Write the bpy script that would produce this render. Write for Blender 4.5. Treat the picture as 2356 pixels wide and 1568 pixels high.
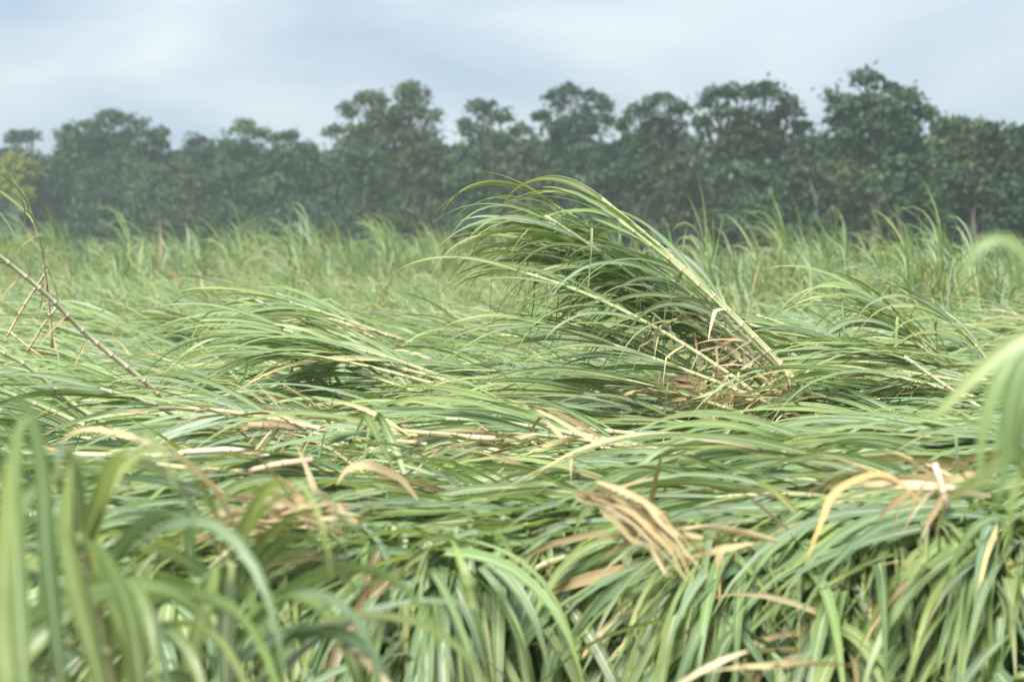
import bpy, math
import numpy as np

# ------------------------------------------------------------------ camera, sky, sun, exposure
sc = bpy.context.scene
for o in list(bpy.data.objects):
    bpy.data.objects.remove(o, do_unlink=True)
COL = sc.collection
R = math.radians

CAM_Z = 1.92
FPX = 85 / 36 * 1024                 # focal length in pixels of the 1024 wide picture
PITCH = math.atan(100.5 / FPX)
cam_d = bpy.data.cameras.new('camera')
cam_d.lens = 85
cam_d.sensor_width = 36
cam_d.clip_start = 0.1
cam_d.clip_end = 2000
cam_d.dof.use_dof = True
cam_d.dof.focus_distance = 16.4
cam_d.dof.aperture_fstop = 2.3
cam = bpy.data.objects.new('camera', cam_d)
cam.location = (0, 0, CAM_Z)
cam.rotation_euler = (R(90) - PITCH, 0, 0)
COL.objects.link(cam)
sc.camera = cam

SUN_AZ, SUN_EL = R(205), R(52)       # clockwise from +Y: behind the camera, a little left
world = bpy.data.worlds.new('World')
sc.world = world
world.use_nodes = True
wn, wl = world.node_tree.nodes, world.node_tree.links
wn.clear()
w_out = wn.new('ShaderNodeOutputWorld')
w_bg = wn.new('ShaderNodeBackground')
w_bg.inputs['Strength'].default_value = 0.074
w_sky = wn.new('ShaderNodeTexSky')
w_sky.sky_type = 'NISHITA'
w_sky.sun_disc = False
w_sky.sun_elevation = SUN_EL
w_sky.sun_rotation = SUN_AZ
w_sky.dust_density = 2.5
w_sky.air_density = 1.0
w_tc = wn.new('ShaderNodeTexCoord')
w_map = wn.new('ShaderNodeMapping')
w_map.inputs['Scale'].default_value = (3.6, 3.6, 9.0)
w_map.inputs['Location'].default_value = (3.4, 0.3, 0.45)
w_n = wn.new('ShaderNodeTexNoise')
w_n.inputs['Scale'].default_value = 1.6
w_n.inputs['Detail'].default_value = 5
w_n.inputs['Roughness'].default_value = 0.5
w_n.inputs['Distortion'].default_value = 0.5
w_r = wn.new('ShaderNodeValToRGB')
w_r.color_ramp.elements[0].position = 0.34
w_r.color_ramp.elements[1].position = 0.76
w_cl = wn.new('ShaderNodeMix')
w_cl.data_type = 'RGBA'
w_cl.inputs['A'].default_value = (2.2, 2.76, 3.55, 1)     # thin blue-grey overcast
w_cl.inputs['B'].default_value = (4.3, 4.55, 4.75, 1)       # brighter white cloud
w_mix = wn.new('ShaderNodeMix')
w_mix.data_type = 'RGBA'
w_mix.inputs['Factor'].default_value = 0.86
wl.new(w_tc.outputs['Generated'], w_map.inputs['Vector'])
wl.new(w_map.outputs['Vector'], w_n.inputs['Vector'])
wl.new(w_n.outputs['Fac'], w_r.inputs['Fac'])
wl.new(w_r.outputs['Color'], w_cl.inputs['Factor'])
wl.new(w_sky.outputs['Color'], w_mix.inputs['A'])
wl.new(w_cl.outputs['Result'], w_mix.inputs['B'])
wl.new(w_mix.outputs['Result'], w_bg.inputs['Color'])
wl.new(w_bg.outputs['Background'], w_out.inputs['Surface'])

sun_d = bpy.data.lights.new('sun', 'SUN')
sun_d.energy = 3.3
sun_d.angle = R(25.0)                 # a hazy sun
sun_d.color = (1.0, 0.97, 0.91)
sun = bpy.data.objects.new('sun', sun_d)
sun.rotation_euler = (R(90) - SUN_EL, 0, math.pi - SUN_AZ)
COL.objects.link(sun)

sc.view_settings.view_transform = 'Standard'
sc.view_settings.look = 'None'
sc.view_settings.exposure = 1.56
sc.view_settings.gamma = 1.0
sc.view_settings.use_curve_mapping = False
sc.render.engine = 'CYCLES'
sc.cycles.use_denoising = True
sc.cycles.max_bounces = 8
sc.cycles.diffuse_bounces = 4
sc.cycles.transmission_bounces = 5
sc.cycles.volume_bounces = 1

rng = np.random.default_rng(11)
CAM = np.array((0, 0, CAM_Z))


def at(u, v, d):
    """a point d metres out whose place in the 2356 x 1568 view of the photograph is (u, v)"""
    k = 1024 / 2356
    px, py = (u - 1178) * k, (v - 784) * k
    r = np.array((px, FPX * math.cos(PITCH) - py * math.sin(PITCH), -FPX * math.sin(PITCH) - py * math.cos(PITCH)))
    return CAM + r * (d / r[1])


def smooth(a, b, x):
    t = np.clip((x - a) / (b - a), 0, 1)
    return t * t * (3 - 2 * t)


_w = np.random.default_rng(5)
_WK = [(_w.uniform(0.25, 2.2), _w.uniform(0, 6.28), _w.uniform(0, 6.28)) for _ in range(14)]


def mat_z(x, y):
    """height of the trodden-down mat of cane over the soil"""
    x = np.asarray(x, float)
    y = np.asarray(y, float)
    z = 0.60 + 0 * x
    for i, (k, a, ph) in enumerate(_WK):
        z = z + 0.055 / (0.5 + k) * np.sin(k * (x * math.cos(a) + y * math.sin(a)) + ph)
    e = mat_edge(x)
    z = z + 0.04 * smooth(e + 2.6, e + 0.4, y)            # a ridge close to the lens
    fall = smooth(e - 0.7, e + 0.15, y)
    z = z - 0.24 * np.exp(-((x - 1.75) / 0.95) ** 2 - ((y - 15.2) / 1.4) ** 2)   # a hollow before the foot of the clump
    return z * fall + 0.03


def mat_edge(x):
    """where the mat breaks off towards the lens, its leaves hanging down"""
    x = np.asarray(x, float)
    return 9.7 + 0.5 * smooth(-1.2, 1.2, x) + 0.36 * np.sin(2.4 * x + 0.6) + 0.24 * np.sin(5.3 * x) + 0.1 * np.sin(11 * x + 2)


# ------------------------------------------------------------------ materials
def new_mat(name):
    m = bpy.data.materials.new(name)
    m.use_nodes = True
    nt = m.node_tree
    for n in list(nt.nodes):
        nt.nodes.remove(n)
    return m, nt.nodes, nt.links


def mathn(N, L, op, a, b=None, clamp=False):
    n = N.new('ShaderNodeMath')
    n.operation = op
    n.use_clamp = clamp
    for i, v in enumerate((a, b)):
        if v is None:
            continue
        if isinstance(v, (int, float)):
            n.inputs[i].default_value = v
        else:
            L.new(v, n.inputs[i])
    return n.outputs[0]


def mixc(N, L, f, a, b, mode='MIX'):
    n = N.new('ShaderNodeMix')
    n.data_type = 'RGBA'
    n.blend_type = mode
    for key, v in (('Factor', f), ('A', a), ('B', b)):
        if isinstance(v, (int, float)):
            n.inputs[key].default_value = v
        elif isinstance(v, tuple):
            n.inputs[key].default_value = v
        else:
            L.new(v, n.inputs[key])
    return n.outputs['Result']


def leaf_material(name, trans, rough, rib):
    m, N, L = new_mat(name)
    out = N.new('ShaderNodeOutputMaterial')
    col = N.new('ShaderNodeAttribute')
    col.attribute_name = 'col'
    luv = N.new('ShaderNodeAttribute')
    luv.attribute_name = 'luv'
    sep = N.new('ShaderNodeSeparateXYZ')
    L.new(luv.outputs['Vector'], sep.inputs[0])
    u, v, rnd = sep.outputs
    base = col.outputs['Color']
    # long veins
    com = N.new('ShaderNodeCombineXYZ')
    L.new(mathn(N, L, 'MULTIPLY', u, 26.0), com.inputs[0])
    L.new(mathn(N, L, 'MULTIPLY', v, 5.0), com.inputs[1])
    L.new(mathn(N, L, 'MULTIPLY', rnd, 90.0), com.inputs[2])
    no = N.new('ShaderNodeTexNoise')
    no.inputs['Scale'].default_value = 1.0
    no.inputs['Detail'].default_value = 3
    L.new(com.outputs[0], no.inputs['Vector'])
    g = mathn(N, L, 'ADD', mathn(N, L, 'MULTIPLY', no.outputs['Fac'], 0.7), 0.65)
    gray = N.new('ShaderNodeCombineXYZ')
    for i in range(3):
        L.new(g, gray.inputs[i])
    base = mixc(N, L, 1.0, base, gray.outputs[0], 'MULTIPLY')
    # brown flecks and scorched margins
    n2 = N.new('ShaderNodeTexNoise')
    n2.inputs['Scale'].default_value = 1.7
    n2.inputs['Detail'].default_value = 4
    c2 = N.new('ShaderNodeCombineXYZ')
    L.new(mathn(N, L, 'MULTIPLY', u, 3.0), c2.inputs[0])
    L.new(mathn(N, L, 'MULTIPLY', v, 9.0), c2.inputs[1])
    L.new(mathn(N, L, 'MULTIPLY', rnd, 51.0), c2.inputs[2])
    L.new(c2.outputs[0], n2.inputs['Vector'])
    fl = mathn(N, L, 'MULTIPLY', mathn(N, L, 'SUBTRACT', n2.outputs['Fac'], 0.60, True), 6.0, True)
    base = mixc(N, L, mathn(N, L, 'MULTIPLY', fl, 0.42 if rib > 0 else 0.0), base, (0.30, 0.23, 0.10, 1))
    # pale midrib, fading out towards the tip
    d = mathn(N, L, 'ABSOLUTE', mathn(N, L, 'SUBTRACT', u, 0.5))
    ribm = mathn(N, L, 'SUBTRACT', 1.0, mathn(N, L, 'DIVIDE', d, 0.08), True)
    ribm = mathn(N, L, 'MULTIPLY', mathn(N, L, 'MULTIPLY', ribm, 1.7, True),
                 mathn(N, L, 'SUBTRACT', 1.05, v, True))
    base = mixc(N, L, mathn(N, L, 'MULTIPLY', ribm, rib), base, (0.62, 0.66, 0.46, 1))
    p = N.new('ShaderNodeBsdfPrincipled')
    L.new(base, p.inputs['Base Color'])
    p.inputs['Roughness'].default_value = rough
    p.inputs['Specular IOR Level'].default_value = 0.45
    t = N.new('ShaderNodeBsdfTranslucent')
    L.new(mixc(N, L, 1.0, base, (1.05, 1.05, 0.50, 1), 'MULTIPLY'), t.inputs['Color'])
    ms = N.new('ShaderNodeMixShader')
    ms.inputs[0].default_value = trans
    L.new(p.outputs[0], ms.inputs[1])
    L.new(t.outputs[0], ms.inputs[2])
    L.new(ms.outputs[0], out.inputs[0])
    return m


M_LEAF = leaf_material('cane_leaf', 0.42, 0.42, 0.95)
M_DRY = leaf_material('dry_cane_leaf', 0.22, 0.7, 0.25)
M_TREE = leaf_material('tree_leaf', 0.25, 0.6, 0.0)


def stalk_material():
    m, N, L = new_mat('cane_stalk')
    out = N.new('ShaderNodeOutputMaterial')
    col = N.new('ShaderNodeAttribute')
    col.attribute_name = 'col'
    tc = N.new('ShaderNodeTexCoord')
    no = N.new('ShaderNodeTexNoise')
    no.inputs['Scale'].default_value = 38
    no.inputs['Detail'].default_value = 4
    L.new(tc.outputs['Object'], no.inputs['Vector'])
    f = mathn(N, L, 'MULTIPLY', mathn(N, L, 'SUBTRACT', no.outputs['Fac'], 0.50, True), 1.3, True)
    base = mixc(N, L, f, col.outputs['Color'], (0.30, 0.20, 0.13, 1))
    p = N.new('ShaderNodeBsdfPrincipled')
    L.new(base, p.inputs['Base Color'])
    p.inputs['Roughness'].default_value = 0.5
    L.new(p.outputs[0], out.inputs[0])
    return m


M_STALK = stalk_material()


def bark_material():
    m, N, L = new_mat('bark')
    out = N.new('ShaderNodeOutputMaterial')
    tc = N.new('ShaderNodeTexCoord')
    no = N.new('ShaderNodeTexNoise')
    no.inputs['Scale'].default_value = 2.2
    no.inputs['Detail'].default_value = 6
    L.new(tc.outputs['Object'], no.inputs['Vector'])
    base = mixc(N, L, no.outputs['Fac'], (0.05, 0.045, 0.035, 1), (0.17, 0.15, 0.12, 1))
    p = N.new('ShaderNodeBsdfPrincipled')
    L.new(base, p.inputs['Base Color'])
    p.inputs['Roughness'].default_value = 0.85
    L.new(p.outputs[0], out.inputs[0])
    return m


M_BARK = bark_material()


def soil_material():
    m, N, L = new_mat('soil')
    out = N.new('ShaderNodeOutputMaterial')
    tc = N.new('ShaderNodeTexCoord')
    no = N.new('ShaderNodeTexNoise')
    no.inputs['Scale'].default_value = 3.0
    no.inputs['Detail'].default_value = 8
    L.new(tc.outputs['Object'], no.inputs['Vector'])
    base = mixc(N, L, no.outputs['Fac'], (0.045, 0.04, 0.018, 1), (0.13, 0.11, 0.05, 1))
    bp = N.new('ShaderNodeBump')
    bp.inputs['Strength'].default_value = 0.6
    L.new(no.outputs['Fac'], bp.inputs['Height'])
    p = N.new('ShaderNodeBsdfPrincipled')
    L.new(base, p.inputs['Base Color'])
    L.new(bp.outputs[0], p.inputs['Normal'])
    p.inputs['Roughness'].default_value = 0.9
    L.new(p.outputs[0], out.inputs[0])
    return m


M_SOIL = soil_material()


# ------------------------------------------------------------------ mesh helpers
def mesh_of(name, V, F, mat, col=None, luv=None):
    V = np.ascontiguousarray(V, np.float32)
    F = np.ascontiguousarray(F, np.int32)
    me = bpy.data.meshes.new(name)
    nf, k = F.shape
    me.vertices.add(len(V))
    me.vertices.foreach_set('co', V.ravel())
    me.loops.add(nf * k)
    me.loops.foreach_set('vertex_index', F.ravel())
    me.polygons.add(nf)
    me.polygons.foreach_set('loop_start', np.arange(0, nf * k, k, dtype=np.int32))
    me.polygons.foreach_set('use_smooth', np.ones(nf, bool))
    if col is not None:
        a = me.attributes.new('col', 'FLOAT_COLOR', 'POINT')
        c = np.ones((len(V), 4), np.float32)
        c[:, :3] = col
        a.data.foreach_set('color', c.ravel())
    if luv is not None:
        a = me.attributes.new('luv', 'FLOAT_VECTOR', 'POINT')
        a.data.foreach_set('vector', np.ascontiguousarray(luv, np.float32).ravel())
    me.materials.append(mat)
    me.update(calc_edges=True)
    return me


def link(name, me, parent=None, loc=(0, 0, 0)):
    o = bpy.data.objects.new(name, me)
    COL.objects.link(o)
    o.location = loc
    if parent is not None:
        o.parent = parent
    return o


def tag(o, label=None, cat=None, group=None, kind=None):
    if label:
        o['label'] = label
    if cat:
        o['category'] = cat
    if group:
        o['group'] = group
    if kind:
        o['kind'] = kind
    return o


def thing(name, loc, label, cat, group=None):
    o = bpy.data.objects.new(name, None)
    o.empty_display_size = 0.2
    COL.objects.link(o)
    o.location = tuple(float(c) for c in loc)
    return tag(o, label, cat, group)


def norm(v):
    return v / np.maximum(np.linalg.norm(v, axis=-1, keepdims=True), 1e-9)


def rot_about(v, ax, ang):
    c, s = np.cos(ang)[:, None], np.sin(ang)[:, None]
    return v * c + np.cross(ax, v) * s + ax * np.sum(ax * v, 1, keepdims=True) * (1 - c)


GREENS = np.array([(0.220, 0.295, 0.100), (0.250, 0.320, 0.105), (0.200, 0.275, 0.125), (0.215, 0.290, 0.150),
                   (0.290, 0.340, 0.105), (0.175, 0.240, 0.082)]) * np.array((0.91, 0.98, 1.12))
TANS = np.array([(0.42, 0.34, 0.19), (0.35, 0.26, 0.13), (0.52, 0.44, 0.28), (0.27, 0.19, 0.10), (0.46, 0.39, 0.20)])


def greens(n, r=rng):
    c = GREENS[r.integers(0, len(GREENS), n)]
    return c * r.uniform(0.85, 1.18, (n, 1)) * r.uniform(0.94, 1.06, (n, 3))


def tans(n, r=rng):
    return TANS[r.integers(0, len(TANS), n)] * r.uniform(0.8, 1.15, (n, 1))


def grow(lv, N):
    """lv: dict of arrays, one row for each leaf. Returns verts (L, N*3, 3), col, luv, and the quads of one leaf."""
    P = lv['P'].copy()
    n = len(P)
    T = norm(lv['T'])
    L = lv['len']
    up = np.array((0, 0, 1.0))
    lat = np.cross(T, up)
    bad = np.linalg.norm(lat, axis=1) < 0.15
    lat[bad] = (0.3, 1, 0)
    lat = norm(lat - T * np.sum(lat * T, 1, keepdims=True))
    lat = rot_about(lat, T, lv['roll'])
    out = np.zeros((n, N, 3, 3))
    col = np.zeros((n, N, 3, 3))
    luv = np.zeros((n, N, 3, 3))
    ds = (L / (N - 1))[:, None]
    ph = rng.uniform(0, 6.28, n)
    rnd = rng.uniform(0, 1, n)
    rip = lv.get('ripple', np.zeros(n))
    kink = lv.get('kink', np.full(n, 9.0))
    kdir = lv.get('kdir', np.tile((0, 0, -1.0), (n, 1)))
    floor = lv.get('floor')
    for i in range(N):
        s = i / (N - 1)
        w = lv['w'] * (0.42 + 0.58 * min(1, s / 0.22)) * max(0.02, (1 - s ** 1.7)) ** 1.05 * 0.55
        nor = np.cross(lat, T)
        nor = nor * np.where(nor[:, 2:3] < 0, -1, 1)
        wob = (np.sin(ph + s * 26) * rip * min(1, 2.5 * (1 - s)))[:, None] * nor
        wob2 = (np.sin(ph * 2.3 + s * 23) * rip * min(1, 2.5 * (1 - s)))[:, None] * nor
        ed = lat * w[:, None]
        lift = nor * (w * lv['fold'])[:, None]
        out[:, i, 0] = P - ed + lift + wob
        out[:, i, 1] = P
        out[:, i, 2] = P + ed + lift + wob2
        luv[:, i, :, 1] = s
        f = np.clip((s - lv['tip'][:, None]) / (1.001 - lv['tip'][:, None]), 0, 1) ** 1.3
        col[:, i, :, :] = (lv['col'] * (1 - f) + lv['tipcol'] * f)[:, None, :]
        if i == N - 1:
            break
        g = (lv['droop'] * (0.12 + 1.7 * s ** 1.4))[:, None]
        T = norm(T + (up * -1 * g + lv['wind']) * ds)
        hit = (s < kink) & (s + 1 / (N - 1) >= kink)
        if hit.any():
            T[hit] = norm(T[hit] * 0.12 + kdir[hit])
        Q = P + T * ds
        if floor is not None:
            z = mat_z(Q[:, 0], Q[:, 1]) + floor
            low = Q[:, 2] < z
            lift_z = np.minimum(z - Q[:, 2], 0.55 * ds[:, 0])
            low &= Q[:, 1] > mat_edge(Q[:, 0]) - 0.15     # past the edge they hang free
            Q[low, 2] += lift_z[low]
            # slide along the mat instead of bouncing off it
            run = np.maximum(np.linalg.norm(Q[:, :2] - P[:, :2], axis=1), 1e-4)
            rise = (z - floor - mat_z(P[:, 0], P[:, 1])) / run
            D = norm(np.concatenate([(Q - P)[:, :2] / run[:, None], np.clip(rise, -3, 0.25)[:, None]], 1))
            T[low] = D[low]
        P = Q
        lat = norm(lat - T * np.sum(lat * T, 1, keepdims=True))
        lat = rot_about(lat, T, lv['twist'] / (N - 1))
    luv[:, :, 0, 0] = 0.0
    luv[:, :, 1, 0] = 0.5
    luv[:, :, 2, 0] = 1.0
    luv[..., 2] = rnd[:, None, None]
    q = []
    for i in range(N - 1):
        a = i * 3
        q += [(a, a + 1, a + 4, a + 3), (a + 1, a + 2, a + 5, a + 4)]
    return out.reshape(n, N * 3, 3), col.reshape(n, N * 3, 3), luv.reshape(n, N * 3, 3), np.array(q)


def joined(name, V, C, U, q, mat):
    n, m = V.shape[:2]
    F = (q[None] + (np.arange(n) * m)[:, None, None]).reshape(-1, 4)
    return mesh_of(name, V.reshape(-1, 3), F, mat, C.reshape(-1, 3), U.reshape(-1, 3))


def tube(path, rad, col, sides=7):
    path = np.asarray(path, float)
    n = len(path)
    T = norm(np.gradient(path, axis=0))
    ref = np.array((0.0, 0.31, 0.95))
    a = norm(np.cross(T, ref))
    b = np.cross(T, a)
    th = np.arange(sides) / sides * 2 * math.pi
    V = path[:, None] + (np.cos(th)[None, :, None] * a[:, None] + np.sin(th)[None, :, None] * b[:, None]) * np.asarray(rad)[:, None, None]
    V = V.reshape(-1, 3)
    F = []
    for i in range(n - 1):
        for j in range(sides):
            k = (j + 1) % sides
            F.append((i * sides + j, i * sides + k, (i + 1) * sides + k, (i + 1) * sides + j))
    V = np.vstack([V, path[:1], path[-1:]])
    C = np.vstack([np.repeat(np.asarray(col), sides, axis=0), col[:1], col[-1:]])
    for j in range(sides):
        k = (j + 1) % sides
        F.append((n * sides, k, j, j))
        F.append((n * sides + 1, (n - 1) * sides + j, (n - 1) * sides + k, (n - 1) * sides + k))
    # caps as degenerate-free triangles written as quads are not allowed: keep them apart
    quads = [f for f in F if len(set(f)) == 4]
    tris = [tuple(dict.fromkeys(f)) for f in F if len(set(f)) == 3]
    return V, quads, tris, C


def stalk_mesh(name, path, r0, r1, node=0.13, lower=(0.50, 0.42, 0.30), upper=(0.30, 0.36, 0.16), ringcol=(0.20, 0.13, 0.08), seed=0):
    """a jointed cane: swollen, darker rings at the nodes, a pale waxy band over each"""
    r = np.random.default_rng(seed)
    path = np.asarray(path, float)
    seg = np.linalg.norm(np.diff(path, axis=0), axis=1)
    S = np.concatenate([[0], np.cumsum(seg)])
    tot = S[-1]
    ts, kinds = [0.0], [0]
    x = node * r.uniform(0.3, 0.9)
    while x < tot - 0.02:
        ts += [x - 0.012, x, x + 0.008, x + 0.03]
        kinds += [0, 1, 2, 0]
        x += node * r.uniform(0.85, 1.2)
    ts.append(tot)
    kinds.append(0)
    ts = np.clip(np.array(ts), 0, tot)
    o = np.argsort(ts, kind='stable')
    ts, kinds = ts[o], np.array(kinds)[o]
    keep = np.concatenate([[True], np.diff(ts) > 1e-4])
    ts, kinds = ts[keep], kinds[keep]
    P = np.stack([np.interp(ts, S, path[:, i]) for i in range(3)], 1)
    f = ts / tot
    rad = (r0 * (1 - f) + r1 * f) * np.where(kinds == 1, 1.22, 1.0)
    col = np.outer(1 - f, lower) + np.outer(f, upper)
    col[kinds == 1] = ringcol
    col[kinds == 2] = col[kinds == 2] * 0.5 + np.array((0.50, 0.48, 0.37)) * 0.5
    V, Q, Tn, C = tube(P, rad, col)
    me = bpy.data.meshes.new(name)
    me.from_pydata([tuple(v) for v in V], [], Q + Tn)
    a = me.attributes.new('col', 'FLOAT_COLOR', 'POINT')
    c = np.ones((len(V), 4), np.float32)
    c[:, :3] = C
    a.data.foreach_set('color', c.ravel())
    me.polygons.foreach_set('use_smooth', np.ones(len(me.polygons), bool))
    me.materials.append(M_STALK)
    return me


def curve(pts, n=14):
    """smooth path through a few points"""
    p = np.asarray(pts, float)
    p = np.vstack([2 * p[0] - p[1], p, 2 * p[-1] - p[-2]])
    out = []
    m = len(p) - 3
    for i in range(m):
        for t in np.linspace(0, 1, max(3, n // m), endpoint=(i == m - 1)):
            a, b, c, d = p[i:i + 4]
            out.append(0.5 * ((2 * b) + (c - a) * t + (2 * a - 5 * b + 4 * c - d) * t * t + (3 * b - a - 3 * c + d) * t ** 3))
    return np.array(out)


def direction(az, el):
    return np.stack([np.cos(el) * np.cos(az), np.cos(el) * np.sin(az), np.sin(el)], -1)


def stalk_path(base, az, el0, el1, ln, n=8):
    p = [np.asarray(base, float)]
    for i in range(n - 1):
        s = (i + 0.5) / (n - 1)
        e = el0 + (el1 - el0) * s ** 1.6
        p.append(p[-1] + direction(az, e) * ln / (n - 1))
    return np.array(p)


def leaves_on(path, n, s0=0.55, s1=1.0, div=(0.18, 0.6), ll=(0.9, 1.45), w=(0.027, 0.047), droop=1.1, wind=(-0.5, -0.1, 0),
              dry=0.012, floor=(-0.12, 0.05), kinkp=0.08, r=rng, roll=(-0.5, 0.45)):
    """a set of leaves on the upper length of one stalk"""
    path = np.asarray(path)
    fs = np.linspace(s0, s1, n) + r.uniform(-0.02, 0.02, n)
    fs = np.clip(fs, 0, 1)
    idx = fs * (len(path) - 1)
    i0 = np.minimum(idx.astype(int), len(path) - 2)
    fr = (idx - i0)[:, None]
    P = path[i0] * (1 - fr) + path[i0 + 1] * fr
    T = norm(path[i0 + 1] - path[i0])
    side = norm(np.cross(T, (0, 0, 1.0)) + 1e-6)
    th = r.uniform(0, math.pi) + math.pi * (np.arange(n) % 2) + r.uniform(-0.5, 0.5, n)
    ax = rot_about(side, T, th)
    dv = np.interp(fs, (s0, s1), (div[1], div[0])) * r.uniform(0.6, 1.3, n)
    T0 = rot_about(T, ax, dv)
    lens = r.uniform(*ll, n) * np.interp(fs, (s0, (s0 + s1) / 2, s1), (0.9, 1.05, 0.9))
    isdry = r.random(n) < dry
    c = greens(n, r)
    c[isdry] = tans(int(isdry.sum()), r)
    tipc = np.where((r.random(n) < 0.14)[:, None], np.array((0.36, 0.32, 0.12)), c * np.array((1.2, 1.1, 0.8)))
    kk = np.where(r.random(n) < kinkp, r.uniform(0.3, 0.65, n), 9.0)
    kd = np.stack([r.uniform(-0.45, 0.3, n), r.uniform(-0.4, 0.2, n), -np.ones(n)], 1)
    return dict(P=P, T=T0, len=lens, w=r.uniform(*w, n), droop=droop * r.uniform(0.35, 1.7, n),
                wind=np.asarray(wind) * r.uniform(0.5, 1.4, (n, 1)), roll=r.normal(*roll, n), twist=r.normal(0, 0.8, n),
                fold=r.uniform(0.12, 0.5, n), floor=r.uniform(*floor, n), col=c, tipcol=tipc, tip=r.uniform(0.35, 0.8, n),
                kink=kk, kdir=kd, ripple=np.where(r.random(n) < 0.4, r.uniform(0.002, 0.006, n), 0.0), dry=isdry)


def cat_leaves(ls):
    return {k: np.concatenate([l[k] for l in ls]) for k in ls[0]}


def put_leaves(parent, base, lv, N, name='leaf'):
    V, C, U, q = grow(lv, N)
    V = V - np.asarray(base)
    for i in range(len(V)):
        dry = lv['dry'][i]
        nm = 'dry_leaf' if dry else name
        link(nm, mesh_of(nm, V[i], q, M_DRY if dry else M_LEAF, C[i], U[i]), parent)


# ------------------------------------------------------------------ the ground
def build_ground():
    xs = np.concatenate([np.linspace(-420, -30, 14), np.linspace(-28, 28, 57), np.linspace(30, 420, 14)])
    ys = np.concatenate([np.linspace(-120, 2, 8), np.linspace(3, 60, 58), np.linspace(65, 520, 24)])
    X, Y = np.meshgrid(xs, ys)
    Z = 0.03 * np.sin(X * 1.1 + 0.4 * Y) * np.sin(Y * 0.8)
    V = np.stack([X, Y, Z], -1).reshape(-1, 3)
    nx = len(xs)
    i = np.arange(len(ys) - 1)[:, None] * nx + np.arange(nx - 1)[None]
    F = np.stack([i, i + 1, i + nx + 1, i + nx], -1).reshape(-1, 4)
    tag(link('ground', mesh_of('ground', V, F, M_SOIL)), kind='structure')


build_ground()


# ------------------------------------------------------------------ trees
TREE_TONES = {
    'dark': (0.019, 0.041, 0.014), 'mid': (0.022, 0.054, 0.019), 'olive': (0.037, 0.060, 0.018),
    'brown': (0.043, 0.053, 0.022), 'pale': (0.038, 0.080, 0.030), 'yellow': (0.16, 0.19, 0.026), 'blue': (0.017, 0.041, 0.022)}


def crown_quads(lobes, tone, r, size=(0.22, 0.42), dens=1.0):
    """lobes: rows of centre xyz + radii xyz. Leaf-sized faces in small sprays, thinner between the sprays."""
    Ps, Ns, Cs = [], [], []
    tone = np.array(tone)
    subs = []
    for lo in lobes:                 # every bough breaks up into smaller domes
        c, rad = np.array(lo[:3]), np.array(lo[3:6])
        rs0 = np.clip(0.42 * (rad[0] + rad[2]) / 2, 0.55, 1.25)
        k = int(np.clip(3.4 * dens * rad[0] * rad[2] / rs0 ** 2, 6, 42))
        d = norm(r.normal(size=(k, 3)))
        d[:, 2] = np.where(d[:, 2] < -0.6, -d[:, 2], d[:, 2])
        for j in range(k):
            rs = rs0 * r.uniform(0.6, 1.25)
            subs.append((*(c + d[j] * np.maximum(rad - rs * 0.6, 0.2) * r.uniform(0.6, 1.08)), rs * 1.1, rs * 1.1, rs * 0.8))
    for lo in subs:
        c, rad = np.array(lo[:3]), np.array(lo[3:6])
        tn = tone * r.uniform(0.72, 1.35) * r.uniform(0.92, 1.08, 3)
        m = int(np.clip(56 * rad[0] * rad[0], 26, 120))
        d = norm(r.normal(size=(m, 3)) + (0, 0, 0.35))
        d[:, 2] = np.where(d[:, 2] < -0.55, -d[:, 2] * 0.5, d[:, 2])
        rr = r.uniform(0.55, 1.0, (m, 1)) ** 0.5 * (1 + 0.18 * np.sin(9 * d[:, :1] + 7 * d[:, 1:2]) + 0.10 * r.normal(size=(m, 1)))
        Ps.append(c + d * rr * rad)
        Ns.append(d * 0.9 + r.normal(size=(m, 3)) * 0.5 + (0, 0, 0.3))
        Cs.append(np.tile(tn, (m, 1)) * r.uniform(0.85, 1.15, (m, 1)))
    for lo in lobes:                 # loose sprays between and beyond the domes
        c, rad = np.array(lo[:3]), np.array(lo[3:6])
        k = int(np.clip(5 * dens * rad[0] * rad[2], 4, 40))
        d = norm(r.normal(size=(k, 3)))
        cc = c + d * rad * r.uniform(0.3, 1.18, (k, 1))
        g = np.repeat(np.arange(k), 12)
        Ps.append(cc[g] + r.normal(size=(k * 12, 3)) * (0.34, 0.34, 0.26))
        Ns.append(r.normal(size=(k * 12, 3)) + (0, 0, 0.6))
        Cs.append((tone * r.uniform(0.7, 1.4, (k, 1)))[g])
    P, Nn, C = np.vstack(Ps), norm(np.vstack(Ns)), np.vstack(Cs)
    n = len(P)
    a = norm(np.cross(Nn, norm(r.normal(size=(n, 3)))))
    b = np.cross(Nn, a)
    s = r.uniform(*size, n)[:, None]
    V = np.stack([P - a * s * 0.6, P + b * s * 0.33 - Nn * s * 0.1, P + a * s * 0.6, P - b * s * 0.33 - Nn * s * 0.1], 1)
    F = np.arange(n * 4).reshape(-1, 4)
    U = np.zeros((n * 4, 3))
    U[:, 0] = np.tile((0.5, 1, 0.5, 0), n)
    U[:, 1] = np.tile((0, 0.5, 1, 0.5), n)
    U[:, 2] = np.repeat(r.random(n), 4)
    return V.reshape(-1, 3), F, np.repeat(C, 4, 0), U


def limb_tube(Vs, Fs, off, path, r0, r1, sides=6):
    f = np.linspace(0, 1, len(path))
    V, Q, Tn, C = tube(path, r0 * (1 - f) + r1 * f, np.zeros((len(path), 3)), sides)
    Vs.append(V)
    Fs.extend([tuple(np.array(q) + off) for q in Q + Tn])
    return off + len(V)


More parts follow.
